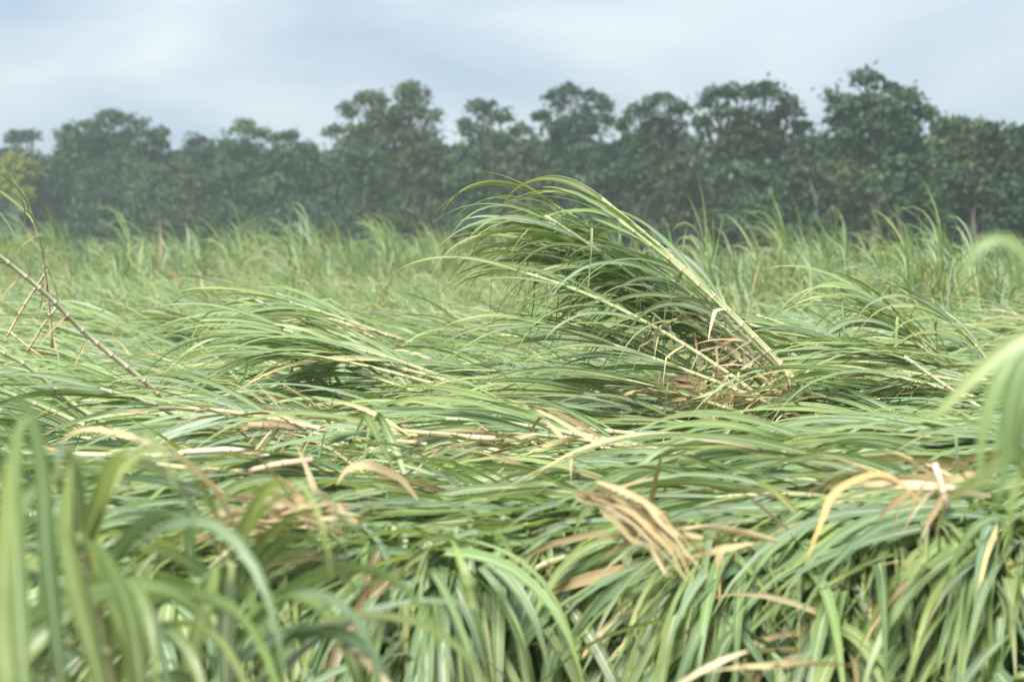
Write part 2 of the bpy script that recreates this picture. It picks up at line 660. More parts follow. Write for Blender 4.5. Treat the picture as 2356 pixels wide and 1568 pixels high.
def tree(D, lobes_px, tone, label, seed, lean=0.0, trunk_r=0.28, dens=1.0, bare=(), cat='tree', name='broadleaf_tree', group=None, size=(0.22, 0.42)):
    """lobes_px: (u, v, ru, rv) as seen in the photograph; D: metres out"""
    r = np.random.default_rng(seed)
    if name == 'broadleaf_tree':     # the crown reaches down into the wood
        us = [l[0] for l in lobes_px]
        half = max(30, (max(us) - min(us)) * 0.42)
        mid, topv = sum(us) / len(us), min(l[1] for l in lobes_px)
        lobes_px = [(u + r.normal(0, 3), v + r.normal(0, 3), ru * r.uniform(0.9, 1.15), rv * r.uniform(1.0, 1.25)) for (u, v, ru, rv) in lobes_px]
        for v in np.arange(topv + 66, 430, 40):
            g = min(1.0, 0.55 + (v - topv - 66) * 0.006)
            lobes_px += [(mid - half * 0.6 * g + r.normal(0, 6), v + r.uniform(-8, 8), half * 0.7 * g, 34), (mid + half * 0.6 * g + r.normal(0, 6), v + r.uniform(-8, 8), half * 0.7 * g, 34)]
    sc_ = D / FPX * 1024 / 2356
    lobes = []
    for (u, v, ru, rv) in lobes_px:
        c = at(u, v, D + r.uniform(-1.2, 1.2))
        lobes.append((*c, ru * sc_, 0.85 * (ru + rv) / 2 * sc_, rv * sc_))
    lobes = np.array(lobes)
    cx = float(np.average(lobes[:, 0], weights=lobes[:, 3])) + lean
    base = np.array((cx, D, 0.0))
    t = thing(name, base, label, cat, group)
    Vs, Fs, off = [], [], 0
    low, top = lobes[:, 2].min(), lobes[:, 2].max()
    fork = np.array((cx - lean * 0.5, D, max(1.2, low * 0.62)))
    crown_mid = np.array((cx - lean, D, top))
    off = limb_tube(Vs, Fs, off, curve([base - (0, 0, 0.1), (base + fork) / 2 + r.normal(size=3) * (0.15, 0.15, 0), fork, (fork + crown_mid) / 2 + r.normal(size=3) * 0.25, crown_mid], 16), trunk_r, 0.05)
    for lo in lobes:
        p0 = fork + (crown_mid - fork) * r.uniform(0.0, 0.35)
        p2 = np.array(lo[:3])
        p1 = (p0 + p2) / 2 + r.normal(size=3) * 0.3 + (0, 0, -0.25)
        off = limb_tube(Vs, Fs, off, curve([p0, p1, p2], 8), trunk_r * 0.45, 0.04, 5)
        for _ in range(3):
            q = p2 + r.normal(size=3) * lo[3:6] * 0.55
            off = limb_tube(Vs, Fs, off, curve([p1 + (p2 - p1) * 0.4, (p1 + p2) / 2 + (q - p1) * 0.3, q], 5), trunk_r * 0.2, 0.02, 4)
    V = np.vstack(Vs) - base
    me = bpy.data.meshes.new('trunk')
    me.from_pydata([tuple(v) for v in V], [], Fs)
    me.materials.append(M_BARK)
    link('trunk', me, t)
    V, F, C, U = crown_quads(lobes, TREE_TONES[tone], r, size, dens)
    link('crown', mesh_of('crown', V - base, F, M_TREE, C, U), t)
    return t


def build_trees():
    far = lambda u: 225 - 105 * u / 2356
    T = lambda u, lob, tone, label, seed, dd=0.0, **k: tree(far(u) + dd, lob, tone, label, seed, **k)
    # the skyline, from one end of the wood to the other
    T(50, [(40, 320, 34, 20), (75, 312, 26, 14), (20, 375, 42, 36), (75, 390, 46, 40), (40, 460, 60, 60)], 'blue',
      'small flat-topped dark tree behind the yellow-green tree', 1, 6, dens=0.9)
    T(262, [(258, 282, 42, 34), (205, 300, 46, 30), (160, 318, 36, 36), (320, 310, 42, 34), (365, 330, 28, 36), (250, 350, 92, 44), (180, 390, 66, 54), (320, 392, 66, 48), (250, 460, 110, 66)], 'mid',
      'broad many-domed tree, tallest at the hazy end of the wood', 2, 2, dens=0.95)
    T(465, [(455, 350, 40, 26), (500, 362, 40, 28), (440, 400, 50, 40), (500, 420, 60, 60)], 'blue',
      'low round-topped dark tree in the dip of the skyline', 3, 8)
    T(570, [(560, 305, 42, 30), (600, 325, 34, 28), (545, 350, 40, 34), (590, 380, 60, 48), (570, 450, 80, 66)], 'pale',
      'feathery pale-topped tree just past the dip in the skyline', 4, 0, dens=0.7)
    T(670, [(662, 330, 34, 26), (700, 352, 32, 26), (640, 370, 50, 40), (690, 410, 60, 50), (665, 470, 70, 60)], 'mid',
      'small domed tree between the feathery tree and the gap of sky', 5, 3, dens=0.9)
    T(742, [(742, 380, 34, 30), (745, 430, 46, 46), (740, 490, 60, 50)], 'blue',
      'short thin dark tree filling the gap left of the twin-headed tree', 6, 9, dens=0.8)
    T(885, [(945, 215, 40, 28), (960, 258, 50, 34), (850, 238, 58, 28), (905, 275, 60, 34), (800, 262, 32, 20), (775, 305, 28, 16), (990, 275, 22, 20), (830, 320, 60, 36), (930, 330, 80, 44), (860, 390, 100, 54), (890, 465, 120, 66)], 'olive',
      'tall twin-headed tree with brownish crown tips', 7, 0, dens=0.85, trunk_r=0.36)
    T(1125, [(1115, 262, 42, 28), (1160, 272, 36, 24), (1075, 296, 34, 30), (1195, 298, 26, 18), (1110, 340, 70, 36), (1150, 400, 80, 54)], 'mid',
      'rounded tree with gaps of sky, next past the twin-headed tree', 8, 5, dens=0.75)
    T(1315, [(1310, 215, 44, 22), (1275, 240, 36, 20), (1350, 228, 42, 20), (1388, 236, 20, 24), (1250, 268, 26, 14), (1340, 280, 60, 16), (1290, 300, 70, 22), (1390, 290, 26, 22), (1310, 360, 80, 50)], 'blue',
      'sparse umbrella-shaped tree with bare limbs against the sky', 9, 4, dens=0.72, trunk_r=0.3)
    T(1500, [(1520, 240, 44, 24), (1475, 262, 44, 22), (1560, 262, 42, 26), (1440, 290, 30, 20), (1530, 310, 60, 30), (1480, 345, 60, 36), (1520, 410, 90, 60)], 'dark',
      'dark level-topped tree beside the big domed tree', 10, 2, dens=0.8)
    T(1730, [(1690, 215, 72, 30), (1640, 240, 40, 36), (1760, 225, 60, 28), (1810, 262, 42, 36), (1840, 305, 28, 36), (1700, 275, 72, 26), (1630, 300, 40, 26), (1760, 320, 60, 28), (1690, 340, 66, 28), (1830, 360, 40, 30), (1720, 410, 110, 56), (1720, 480, 130, 60)], 'dark',
      'big dark domed tree with pale limbs showing inside', 11, 0, dens=0.82, trunk_r=0.42)
    T(1885, [(1890, 335, 24, 18), (1885, 365, 30, 24), (1880, 410, 46, 40)], 'dark',
      'small dark treetop in the notch between the two tallest trees', 12, 7)
    T(2015, [(1985, 195, 42, 28), (2050, 212, 48, 24), (1935, 240, 44, 28), (2000, 245, 60, 32), (2085, 250, 50, 34), (2125, 262, 22, 22), (1925, 290, 34, 36), (2000, 300, 60, 40), (2070, 310, 56, 42), (1950, 330, 26, 36), (2030, 355, 70, 34), (2010, 420, 90, 50)], 'mid',
      'tallest tree, a loose airy crown standing clear above the wood', 13, 1, dens=0.85, trunk_r=0.4)
    T(2190, [(2165, 300, 22, 26), (2200, 292, 38, 26), (2245, 305, 40, 28), (2185, 350, 50, 44), (2250, 365, 70, 52), (2200, 430, 80, 60)], 'olive',
      'olive-green tree with a spiky top sloping to the edge of the picture', 14, 3, dens=0.95)
    T(2320, [(2290, 320, 40, 30), (2340, 340, 40, 30), (2320, 400, 70, 60), (2370, 400, 60, 70), (2320, 480, 80, 70)], 'dark',
      'dark dense tree at the right edge of the wood', 15, -2)
    # lower trees and shrubs standing in front of the tall ones
    T(38, [(30, 378, 40, 30), (60, 400, 34, 36), (25, 425, 46, 40), (55, 455, 30, 30)], 'yellow',
      'yellow-green tree at the left edge of the wood', 21, -14, name='yellow_tree', dens=0.85, trunk_r=0.14)
    low = [
        (120, [(110, 420, 50, 46), (150, 470, 60, 50), (90, 510, 70, 50)], 'blue', 'dark rounded shrub tree beside the yellow-green tree'),
        (235, [(220, 430, 56, 44), (270, 470, 60, 50), (210, 515, 80, 48)], 'mid', 'bushy green tree under the broad many-domed tree'),
        (335, [(325, 400, 44, 34), (345, 455, 70, 56), (330, 520, 80, 46)], 'pale', 'pale green shrub tree on the near side of the many-domed tree'),
        (425, [(418, 390, 44, 30), (440, 440, 60, 50), (420, 505, 80, 54)], 'olive', 'olive shrub tree below the dip in the skyline'),
        (540, [(530, 420, 54, 44), (560, 475, 66, 50), (520, 520, 70, 40)], 'mid', 'leafy green tree under the feathery pale-topped tree'),
        (650, [(640, 440, 50, 40), (680, 490, 60, 46), (630, 525, 70, 40)], 'pale', 'pale green shrub below the small domed tree'),
        (765, [(760, 420, 44, 40), (780, 480, 60, 54), (750, 530, 70, 40)], 'dark', 'dark shrub at the foot of the gap of sky'),
        (850, [(830, 380, 66, 50), (860, 450, 80, 56), (840, 515, 90, 46)], 'mid', 'full green tree under the twin-headed tree'),
        (985, [(975, 370, 60, 44), (1000, 430, 70, 56), (970, 500, 90, 50)], 'olive', 'brownish-green tree under the twin-headed tree, on its far flank'),
        (1100, [(1085, 420, 56, 36), (1110, 470, 60, 50), (1090, 525, 80, 40)], 'pale', 'shrub with yellowing leaves behind the tips of the tall cane'),
        (1215, [(1205, 365, 66, 48), (1230, 430, 76, 56), (1210, 505, 90, 50)], 'brown', 'brownish full tree below the umbrella-shaped tree'),
        (1350, [(1345, 370, 70, 46), (1370, 440, 80, 56), (1340, 510, 90, 50)], 'mid', 'mid-green tree behind the top of the tall cane clump'),
        (1470, [(1450, 400, 66, 46), (1490, 460, 76, 56), (1460, 525, 90, 46)], 'dark', 'dark tree behind the bent back of the tall cane clump'),
        (1590, [(1570, 400, 60, 44), (1610, 455, 70, 56), (1590, 520, 90, 50)], 'brown', 'dull brownish shrub tree under the dark level-topped tree'),
        (1735, [(1710, 400, 54, 40), (1760, 440, 50, 50), (1720, 500, 80, 56)], 'pale', 'grey-green vine-hung tree under the big domed tree'),
        (1860, [(1850, 410, 66, 46), (1880, 470, 76, 56), (1850, 530, 80, 40)], 'dark', 'dark shrub tree under the notch between the tallest trees'),
        (1955, [(1945, 390, 54, 34), (1970, 440, 66, 50), (1950, 510, 80, 50)], 'olive', 'round olive tree in front of the tallest tree'),
        (2075, [(2060, 400, 62, 44), (2100, 455, 70, 56), (2070, 520, 90, 46)], 'mid', 'green tree before the tallest tree, on its right flank'),
        (2140, [(2130, 465, 40, 50), (2150, 520, 56, 40)], 'pale', 'light green upright shrub standing behind the right-hand standing cane'),
        (2240, [(2220, 430, 64, 50), (2260, 490, 80, 56)], 'dark', 'dark shrub tree under the spiky olive tree'),
        (2345, [(2340, 450, 60, 56), (2350, 520, 80, 50)], 'blue', 'blackish-green shrub tree in the right corner of the wood'),
    ]
    for i, (u, lob, tone, label) in enumerate(low):
        T(u, lob, tone, label, 40 + i, -7 - 3 * (i % 2), name='shrub_tree', group='lower trees along the edge of the wood', trunk_r=0.16, dens=1.0)
    # the depth of the wood behind them, where single trees cannot be told apart
    r = np.random.default_rng(77)
    lob = []
    for u in range(-260, 2640, 62):
        for v in (395, 450, 505, 560):
            D = far(min(max(u, 0), 2356)) + r.uniform(8, 16)
            c = at(u + r.uniform(-20, 20), v + r.uniform(-14, 14), D)
            lob.append((*c, 3.0, 2.6, 2.2))
    V, F, C, U = crown_quads(np.array(lob), TREE_TONES['blue'], r, (0.4, 0.7), 0.6)
    tag(link('woodland', mesh_of('woodland', V, F, M_TREE, C, U)), 'dense dark woodland undergrowth behind the trees', 'woodland', kind='stuff')


build_trees()


# ------------------------------------------------------------------ standing cane far down the field
def cane_stool(r, stalks=3, h=(1.4, 2.0), nl=12, N=8, wscale=1.0):
    ls, paths = [], []
    for _ in range(stalks):
        b = np.array((r.normal(0, 0.26), r.normal(0, 0.22), 0.0))
        az, el = r.uniform(1.6, 4.7), r.uniform(1.2, 1.5)
        p = stalk_path(b, az, el, el - r.uniform(0, 0.25), r.uniform(*h) * 0.78, 6)
        paths.append(p)
        l = leaves_on(p, nl, 0.4, 1.0, (0.08, 0.9), (0.8, 1.35), (0.028 * wscale, 0.044 * wscale), 3.2, (-0.2, -0.1, 0), 0.02, (-9, -8), 0.06, r)
        l['droop'][-2:] *= 0.55
        ls.append(l)
    lv = cat_leaves(ls)
    lv.pop('floor')
    return paths, lv, N


def build_standing():
    r = np.random.default_rng(21)
    protos = []
    for k in range(14):
        paths, lv, N = cane_stool(r, int(r.integers(3, 7)))
        V, C, U, q = grow(lv, N)
        foliage = joined('foliage', V, C, U, q, M_LEAF)
        sm = []
        for j, p in enumerate(paths):
            sm.append(stalk_mesh('stalk', p, 0.017, 0.012, 0.14, (0.42, 0.38, 0.20), (0.28, 0.36, 0.13), seed=k * 9 + j))
        protos.append((foliage, sm, (V, C, U, q)))

    def front(u):                    # how far out the standing cane begins, by place across the field
        if u > 1500:
            return 40 + 5 * math.sin(u * 0.011)
        if u < 1180:
            return 62 + 6 * math.sin(u * 0.013 + 1)
        return 62 - 20 * (u - 1180) / 320
    n = 0
    spots = []
    for row in range(3):
        for u in np.arange(-80, 2460, 52):
            uu = u + r.uniform(-24, 24)
            d = front(uu) + row * 2.6 + r.uniform(-1.1, 1.1)
            if 1395 < uu < 1560:
                continue             # a gap where the dark wood shows behind the clump
            spots.append((uu, d, row))
    rows = ['first', 'second', 'third']
    for (u, d, row) in spots:
        p = at(u, 600, d)
        fo, sm, _ = protos[int(r.integers(len(protos)))]
        if u > 1500:
            k = 0 if u < 1800 else 1 if u < 2100 else 2
            where = ('just right of the tall clump', 'before the tallest tree', 'by the right edge')[k]
        else:
            k = 0 if u < 420 else 1 if u < 780 else 2 if u < 1120 else 3
            where = ('before the many-domed tree', 'before the dip in the skyline', 'before the twin-headed tree', 'behind the tips of the tall clump')[k]
        lab = 'standing cane tuft %s, in the %s row' % (where, rows[row])
        grp = 'standing cane %s, %s row' % (where, rows[row])
        s = (r.uniform(0.86, 1.14) + 0.13 * math.sin(u * 0.021) + 0.12 * math.sin(u * 0.055 + 1)) * (0.92 if u > 1500 else 1.06)
        t = thing('standing_cane', (p[0], d, 0.0), lab, 'sugarcane', grp)
        t.rotation_euler = (0, 0, r.uniform(-0.5, 0.5))
        t.scale = (s, s, s * r.uniform(0.9, 1.1))
        link('foliage', fo, t)
        for m in sm:
            link('stalk', m, t)
    # the rows behind, only their tips in view: one mass
    Vs, Cs, Us = [], [], []
    for row in range(2):
        for u in np.arange(-80, 2460, 64):
            uu = u + r.uniform(-30, 30)
            d = front(uu) + 9 + row * 9 + r.uniform(-2, 2)
            p = at(uu, 600, d)
            V, C, U, q = protos[int(r.integers(len(protos)))][2]
            a = r.uniform(-0.6, 0.6)
            Rm = np.array(((math.cos(a), -math.sin(a), 0), (math.sin(a), math.cos(a), 0), (0, 0, 1)))
            Vs.append(V @ Rm.T * r.uniform(0.8, 1.02) * (0.86 if 1380 < uu < 1580 else 1.0) + (p[0], d, 0))
            Cs.append(C)
            Us.append(U)
    me = joined('cane', np.concatenate(Vs), np.concatenate(Cs), np.concatenate(Us), q, M_LEAF)
    tag(link('distant_cane', me), 'mass of standing green cane reaching back to the wood', 'sugarcane', kind='stuff')


build_standing()


# ------------------------------------------------------------------ the flattened cane
def lay_az(x, y):
    """which way the cane lies: to the left in the field, towards the lens up close"""
    f = smooth(13.2, 10.0, y)
    return math.pi + 0.12 + f * 0.6 + 0.25 * np.sin(0.5 * x + 0.3 * y) + 0.12 * np.sin(1.3 * x - 0.7 * y)


def flat_leaves(n, y0, y1, r, N, floor, wscale=1.0, dry=0.06, per=7, ln=(0.8, 1.4)):
    """loose tufts of leaves lying with the flow, n tufts between y0 and y1"""
    y = np.sqrt(r.uniform(y0 * y0, y1 * y1, n))
    x = r.uniform(-0.56, 0.62, n) * 0.5 * y * 0.424 * 2 + r.normal(0, 0.2, n)
    az = lay_az(x, y) + r.normal(0, 0.28, n)
    el = r.uniform(0.0, 0.4, n) * np.interp(y, (13, 20, 30), (0.2, 0.5, 1.0))
    z = mat_z(x, y) + r.uniform(-0.16, 0.06, n)
    isd = r.random(n) < dry
    i = np.repeat(np.arange(n), per)
    m = n * per
    P = np.stack([x[i], y[i], z[i]], 1) + direction(az[i], el[i]) * r.uniform(-0.35, 0.35, m)[:, None] + r.normal(0, 0.03, (m, 3))
    T = direction(az[i] + r.normal(0, 0.22, m), el[i] + r.normal(0.0, 0.2, m) * np.interp(y[i], (13, 22, 32), (0.5, 0.65, 1.0)))
    dr = isd[i] | (r.random(m) < 0.008)
    c = greens(m, r)
    c[dr] = tans(int(dr.sum()), r)
    tipc = np.where((r.random(m) < 0.14)[:, None], np.array((0.34, 0.30, 0.11)), c * np.array((1.2, 1.1, 0.8)))
    wind = np.tile((-0.45, -0.1, 0), (m, 1)) * r.uniform(0, 1.2, (m, 1))
    wind[P[:, 1] < 11] *= 0.3
    return dict(P=P, T=T, len=r.uniform(*ln, m), w=r.uniform(0.028, 0.046, m) * wscale, droop=r.uniform(0.35, 1.5, m) * np.where(P[:, 1] < 13, 1.25, 1.0), wind=wind,
                roll=r.normal(-0.5, 0.45, m), twist=r.normal(0, 0.8, m), fold=r.uniform(0.1, 0.45, m), floor=r.uniform(*floor, m), col=c, tipcol=tipc,
                tip=r.uniform(0.4, 0.9, m), kink=np.where(r.random(m) < 0.03, r.uniform(0.3, 0.6, m), 9.0),
                kdir=np.stack([r.uniform(-0.4, 0.4, m), r.uniform(-0.4, 0.2, m), -np.ones(m)], 1), ripple=np.where(r.random(m) < 0.3, 0.003, 0.0), dry=dr)


def build_fill():
    r = np.random.default_rng(31)
    for y0, y1, n, N, fl, ws, nm, lab in (
            (9.3, 14, 1050, 9, (-0.24, -0.01), 1.3, 'near', 'tangled layer of fallen cane leaves under the nearest plants'),
            (14, 31, 3200, 7, (-0.2, 0.0), 1.0, 'middle', 'matted layer of fallen cane leaves under the flattened plants'),
            (31, 74, 5600, 5, (-0.15, 0.06), 0.95, 'far', 'far stretch of flattened cane reaching to the standing rows')):
        lv = flat_leaves(n, y0, y1, r, N, fl, ws, 0.012, 7, (0.6, 1.15) if y0 > 30 else (0.8, 1.4))
        if y0 > 30:                  # not laid so flat out there: tufts bent over
            k = len(lv['len'])
            g = np.repeat(np.arange(k // 7), 7)
            az = (math.pi + r.normal(0, 0.9, k // 7))[g] + r.normal(0, 0.5, k)
            lv['T'] = direction(az, r.uniform(0.1, 1.1, k // 7)[g] + r.normal(0, 0.25, k))
            lv['droop'] = r.uniform(1.6, 3.8, k)
        keep = lv['P'][:, 1] > mat_edge(lv['P'][:, 0]) + 0.45
        lv = {k_: a_[keep] for k_, a_ in lv.items()}
        V, C, U, q = grow(lv, N)
        tag(link('fallen_cane', joined('fallen_cane', V, C, U, q, M_LEAF)), lab, 'fallen cane', kind='stuff')
    # the curtain of leaves hanging off the front of the mat
    n = 1600
    x = r.uniform(-2.5, 2.6, n)
    y = mat_edge(x) + r.uniform(-0.5, 0.9, n)
    lv = flat_leaves(n, 8, 9, r, 10, (-0.5, -0.3), 1.65, 0.012, 1)
    lv['P'] = np.stack([x, y, mat_z(x, y) + r.uniform(-0.05, 0.06, n)], 1)
    lv['T'] = norm(np.stack([r.normal(-0.24, 0.36, n) + 0.25 * smooth(0.2, 1.4, x), np.full(n, -0.45), r.uniform(-1.2, 0.1, n)], 1))
    lv['droop'] = r.uniform(2.0, 4.5, n)
    lv['wind'] *= 0.2
    lv['roll'] = r.normal(-0.1, 0.4, n)
    V, C, U, q = grow(lv, 10)
    tag(link('hanging_leaves', joined('hanging_leaves', V, C, U, q, M_LEAF)), 'curtain of cane leaves hanging at the front edge of the field', 'cane leaves', kind='stuff')
    # straw under everything
    lv = flat_leaves(1000, 9.0, 32, r, 6, (-0.34, -0.1), 0.8, 1.0, 6, (0.4, 1.0))
    lv['P'][:, 2] -= 0.14
    lv['T'] += r.normal(0, 0.35, lv['T'].shape)
    V, C, U, q = grow(lv, 6)
    tag(link('straw', joined('straw', V, C, U, q, M_DRY)), 'dry tan straw showing between the green leaves', 'straw', kind='stuff')


build_fill()

PLANT_N = 13


def plant(name, base, az, el0, el1, ln, label, group=None, nl=12, seed=0, cat='sugarcane', r0=0.017, lower=(0.46, 0.40, 0.24), **kw):
    r = np.random.default_rng(seed)
    base = np.asarray(base, float)
    t = thing(name, base, label, cat, group)
    path = stalk_path(base, az, el0, el1, ln)
    link('stalk', stalk_mesh('stalk', path - base, r0, r0 * 0.65, lower=lower, seed=seed), t)
    lv = leaves_on(path, nl, r=r, **kw)
    put_leaves(t, base, lv, PLANT_N)
    return t


def build_mat_plants():
    r = np.random.default_rng(41)
    zones = [
        (-0.3, 0.8, 96, 'nearest', [
            'cane plant drooping towards the lens behind the blades on the left edge',
            'cane plant drooping at the bottom, between the left corner and the centre',
            'cane plant drooping towards the lens at the bottom centre, below the straw bundle',
            'cane plant drooping at the bottom, right of the straw bundle',
            'cane plant drooping into the dark gap in the bottom right corner']),
        (10.9, 13.4, 54, 'near', [
            'flattened cane plant round the pale pinkish stalk lying at the left edge',
            'flattened cane plant round the straw heap left of centre',
            'flattened cane plant lying between the tent-shaped leaves and the straw bundle',
            'flattened cane plant lying below the foot of the tall clump',
            'flattened cane plant lying below the arched clump near the right edge']),
        (13.4, 20.0, 96, 'middle', [
            'flattened cane plant under the bare stalk leaning out of the left edge',
            'flattened cane plant under the low wave-shaped clump',
            'flattened cane plant under the hanging leaf tips of the tall clump',
            'flattened cane plant at the foot of the tall clump',
            'flattened cane plant under the arched clump near the right edge']),
        (20.0, 31.0, 72, 'far', [
            'hazy flattened cane plant behind the bare stalk at the left edge',
            'hazy flattened cane plant behind the low wave-shaped clump',
            'hazy flattened cane plant behind the leaf tips of the tall clump',
            'flattened cane plant behind the stalks of the tall clump',
            'flattened cane plant between the right-edge clump and the standing cane'])]
    sd = 1000
    for y0, y1, n, z, labs in zones:
        # a jittered grid, so the cover is even and no two share a spot
        nx = int(round(math.sqrt(n * 1.9)))
        ny = int(math.ceil(n / nx))
        for j in range(ny):
            for i in range(nx):
                sd += 1
                y = y0 + (y1 - y0) * (j + r.uniform(0.1, 0.9)) / ny
                fx = (i + r.uniform(0.05, 0.95)) / nx
                if z == 'nearest':
                    y += float(mat_edge((fx - 0.5) * 4.6))
                x = (fx - 0.5) * 0.424 * y * 1.12 + (0.45 if z in ('middle', 'far') else 0.2)
                az = float(lay_az(x, y)) + r.normal(0, 0.22)
                u = fx
                col = min(4, int(u * 5))
                lab = labs[col]
                grp = '%s flattened cane, %s' % (z, ('left edge', 'left of centre', 'centre', 'right of centre', 'right edge')[col])
                ln = r.uniform(0.6, 1.1)
                el0 = r.uniform(0.0, 0.38)
                el1 = r.uniform(-0.1, 0.25)
                kw = dict(droop=1.2, wind=(-0.4, -0.12, 0))
                if z == 'nearest':
                    kw = dict(droop=1.7, wind=(0.0, -0.1, 0), kinkp=0.06, ll=(0.8, 1.4), floor=(-0.1, 0.12), div=(0.1, 0.5), w=(0.046, 0.072), roll=(-0.1, 0.4))
                    el0, el1 = r.uniform(0.0, 0.12), r.uniform(-1.25, -0.5)
                    az = 4.45 + 0.3 * float(smooth(0.0, 1.4, x)) + r.normal(0, 0.38)
                elif z == 'near':
                    kw = dict(droop=1.9, wind=(-0.3, -0.2, 0), w=(0.034, 0.056))
                    el0, el1 = r.uniform(0.0, 0.2), r.uniform(-0.25, 0.1)
                b = np.array((x, y, float(mat_z(x, y)) - r.uniform(0.0, 0.12)))
                b = b - direction(np.array(az), np.array(0.0)) * ln * (0.9 if z == 'nearest' else 0.5)
                if abs(b[0] - ln * 0.5 - 1.75) < 0.9 and abs(y - 15.2) < 1.5:
                    continue         # the foot of the tall clump stays open
                plant('sugarcane_plant', b, az, el0, el1, ln, lab, grp, int(r.integers(14, 19)), sd, **kw)


build_mat_plants()


# ------------------------------------------------------------------ the tall leaning clump
def clump(base, specs, label, seed, name='sugarcane_clump', straw=0, group=None, straw_len=(0.3, 0.6)):
    """specs: dicts with off, az, el0, el1, ln, nl and leaf settings; each stalk a part, its leaves sub-parts"""
    r = np.random.default_rng(seed)
    base = np.asarray(base, float)
    t = thing(name, base, label, 'sugarcane', group)
    for k, s in enumerate(specs):
        s = dict(s)
        off = np.array(s.pop('off', (0, 0, 0)), float)
        p = stalk_path(base + off, s.pop('az'), s.pop('el0'), s.pop('el1'), s.pop('ln'), 10)
        nl = s.pop('nl')
        dead = s.pop('dead', 0)
        st = link('stalk', stalk_mesh('stalk', p - base, s.pop('r0', 0.0165), 0.011, lower=s.pop('lower', (0.42, 0.38, 0.22)), upper=(0.32, 0.41, 0.19), seed=seed + k), t)
        put_leaves(st, base, leaves_on(p, nl, r=r, **s), 15)
        if dead:                     # withered sheaths and leaves hanging off the lower joints
            lv = leaves_on(p, dead, 0.14, 0.56, (0.5, 1.5), straw_len, (0.018, 0.036), 2.2, (0, 0, 0), 1.0, (-0.3, -0.1), 0.5, r)
            lv['T'] = norm(lv['T'] + np.array((-0.25, -0.25, -0.9)))
            put_leaves(st, base, lv, 9)
    return t


def build_main_clump():
    r = np.random.default_rng(61)
    d = 16.5
    B = at(1905, 985, d)
    specs = []
    # the upright fan: about 14 canes leaning left at 35 to 50 degrees
    for k in range(18):
        e = R(r.uniform(37, 47))
        specs.append(dict(off=(r.uniform(-0.16, 0.1), r.uniform(-0.3, 0.3), r.uniform(-0.1, 0.04)), az=math.pi + r.uniform(-0.12, 0.12), el0=e + R(2), el1=e - R(r.uniform(6, 26)), r0=0.0185,
                          ln=r.uniform(1.7, 2.4), nl=int(r.integers(12, 16)), s0=0.5, s1=1.0, div=(0.06, 0.40), ln_=0, dead=7 if k % 2 else 4,
                          droop=2.4, wind=(-0.3, 0, -0.15), kinkp=0.16, ll=(0.65, 1.3), w=(0.023, 0.042), roll=(-0.5, 0.65), floor=(-0.1, 0.05), dry=0.015))
    # lower canes, sinking to the left
    for k in range(7):
        e = R(r.uniform(8, 26))
        specs.append(dict(off=(r.uniform(-0.25, 0.05), r.uniform(-0.4, 0.25), r.uniform(-0.08, 0.02)), az=math.pi + r.uniform(-0.1, 0.22), el0=e, el1=e - R(r.uniform(2, 12)),
                          ln=r.uniform(1.3, 2.0), nl=int(r.integers(9, 12)), s0=0.5, s1=1.0, div=(0.08, 0.42), dead=3,
                          droop=1.0, wind=(-0.5, 0, 0), kinkp=0.06, floor=(-0.1, 0.05), dry=0.02, ln_=0))
    for s in specs:
        s.pop('ln_')
        ls = s['ln']
        s['ln'] = ls
    clump(B, [dict(s) for s in specs], 'tall clump of cane leaning left above the flattened field, tan straw at its foot', 600)


build_main_clump()


def build_side_clumps():
    r = np.random.default_rng(71)

    def mk(u, v, d, n, el, ln, label, seed, spread=0.3, az=math.pi + 0.1, nl=10, droop=1.1, wind=(-0.45, -0.05, 0), dead=1, lnl=None, kinkp=0.05):
        B = at(u, v, d)
        sp = []
        for k in range(n):
            e = R(r.uniform(*el))
            sp.append(dict(off=(r.uniform(-0.3, 0.3), r.uniform(-spread, spread), r.uniform(-0.1, 0.02)), az=az + r.uniform(-0.2, 0.2), el0=e, el1=e - R(r.uniform(4, 22)), ln=r.uniform(*ln),
                           nl=nl, s0=0.35, s1=1.0, div=(0.1, 0.45), dead=dead, droop=droop, wind=wind, kinkp=kinkp, floor=(-0.1, 0.05), dry=0.02))
        clump(B, sp, label, seed)
    mk(1010, 885, 17.6, 7, (14, 26), (0.9, 1.3), 'low wave-shaped clump of cane left of the tall leaning clump', 700)
    mk(860, 770, 22.5, 6, (14, 28), (0.8, 1.2), 'low hazy clump of cane behind the wave-shaped clump', 710)
    mk(2080, 870, 17.8, 6, (16, 30), (0.8, 1.2), 'arched clump of cane on the right side of the tall clump', 720)
    mk(2330, 900, 16.6, 6, (12, 26), (0.9, 1.3), 'low arched clump of cane near the right edge', 730)
    mk(2215, 850, 19.5, 4, (38, 60), (0.5, 0.75), 'small upright tuft of cane bent over near the right edge', 740, spread=0.12, droop=2.2)
    mk(900, 985, 13.6, 3, (6, 14), (0.8, 1.1), 'sagging clump of cane with long glossy leaves in the middle of the field', 750)
    mk(1560, 1010, 14.0, 4, (6, 16), (0.8, 1.2), 'low clump of cane stretched out below the foot of the tall clump', 760)
    mk(2150, 1130, 11.2, 4, (6, 18), (0.7, 1.1), 'wide-leaved clump of cane combed left, below the right mound', 770, az=math.pi + 0.35)


build_side_clumps()


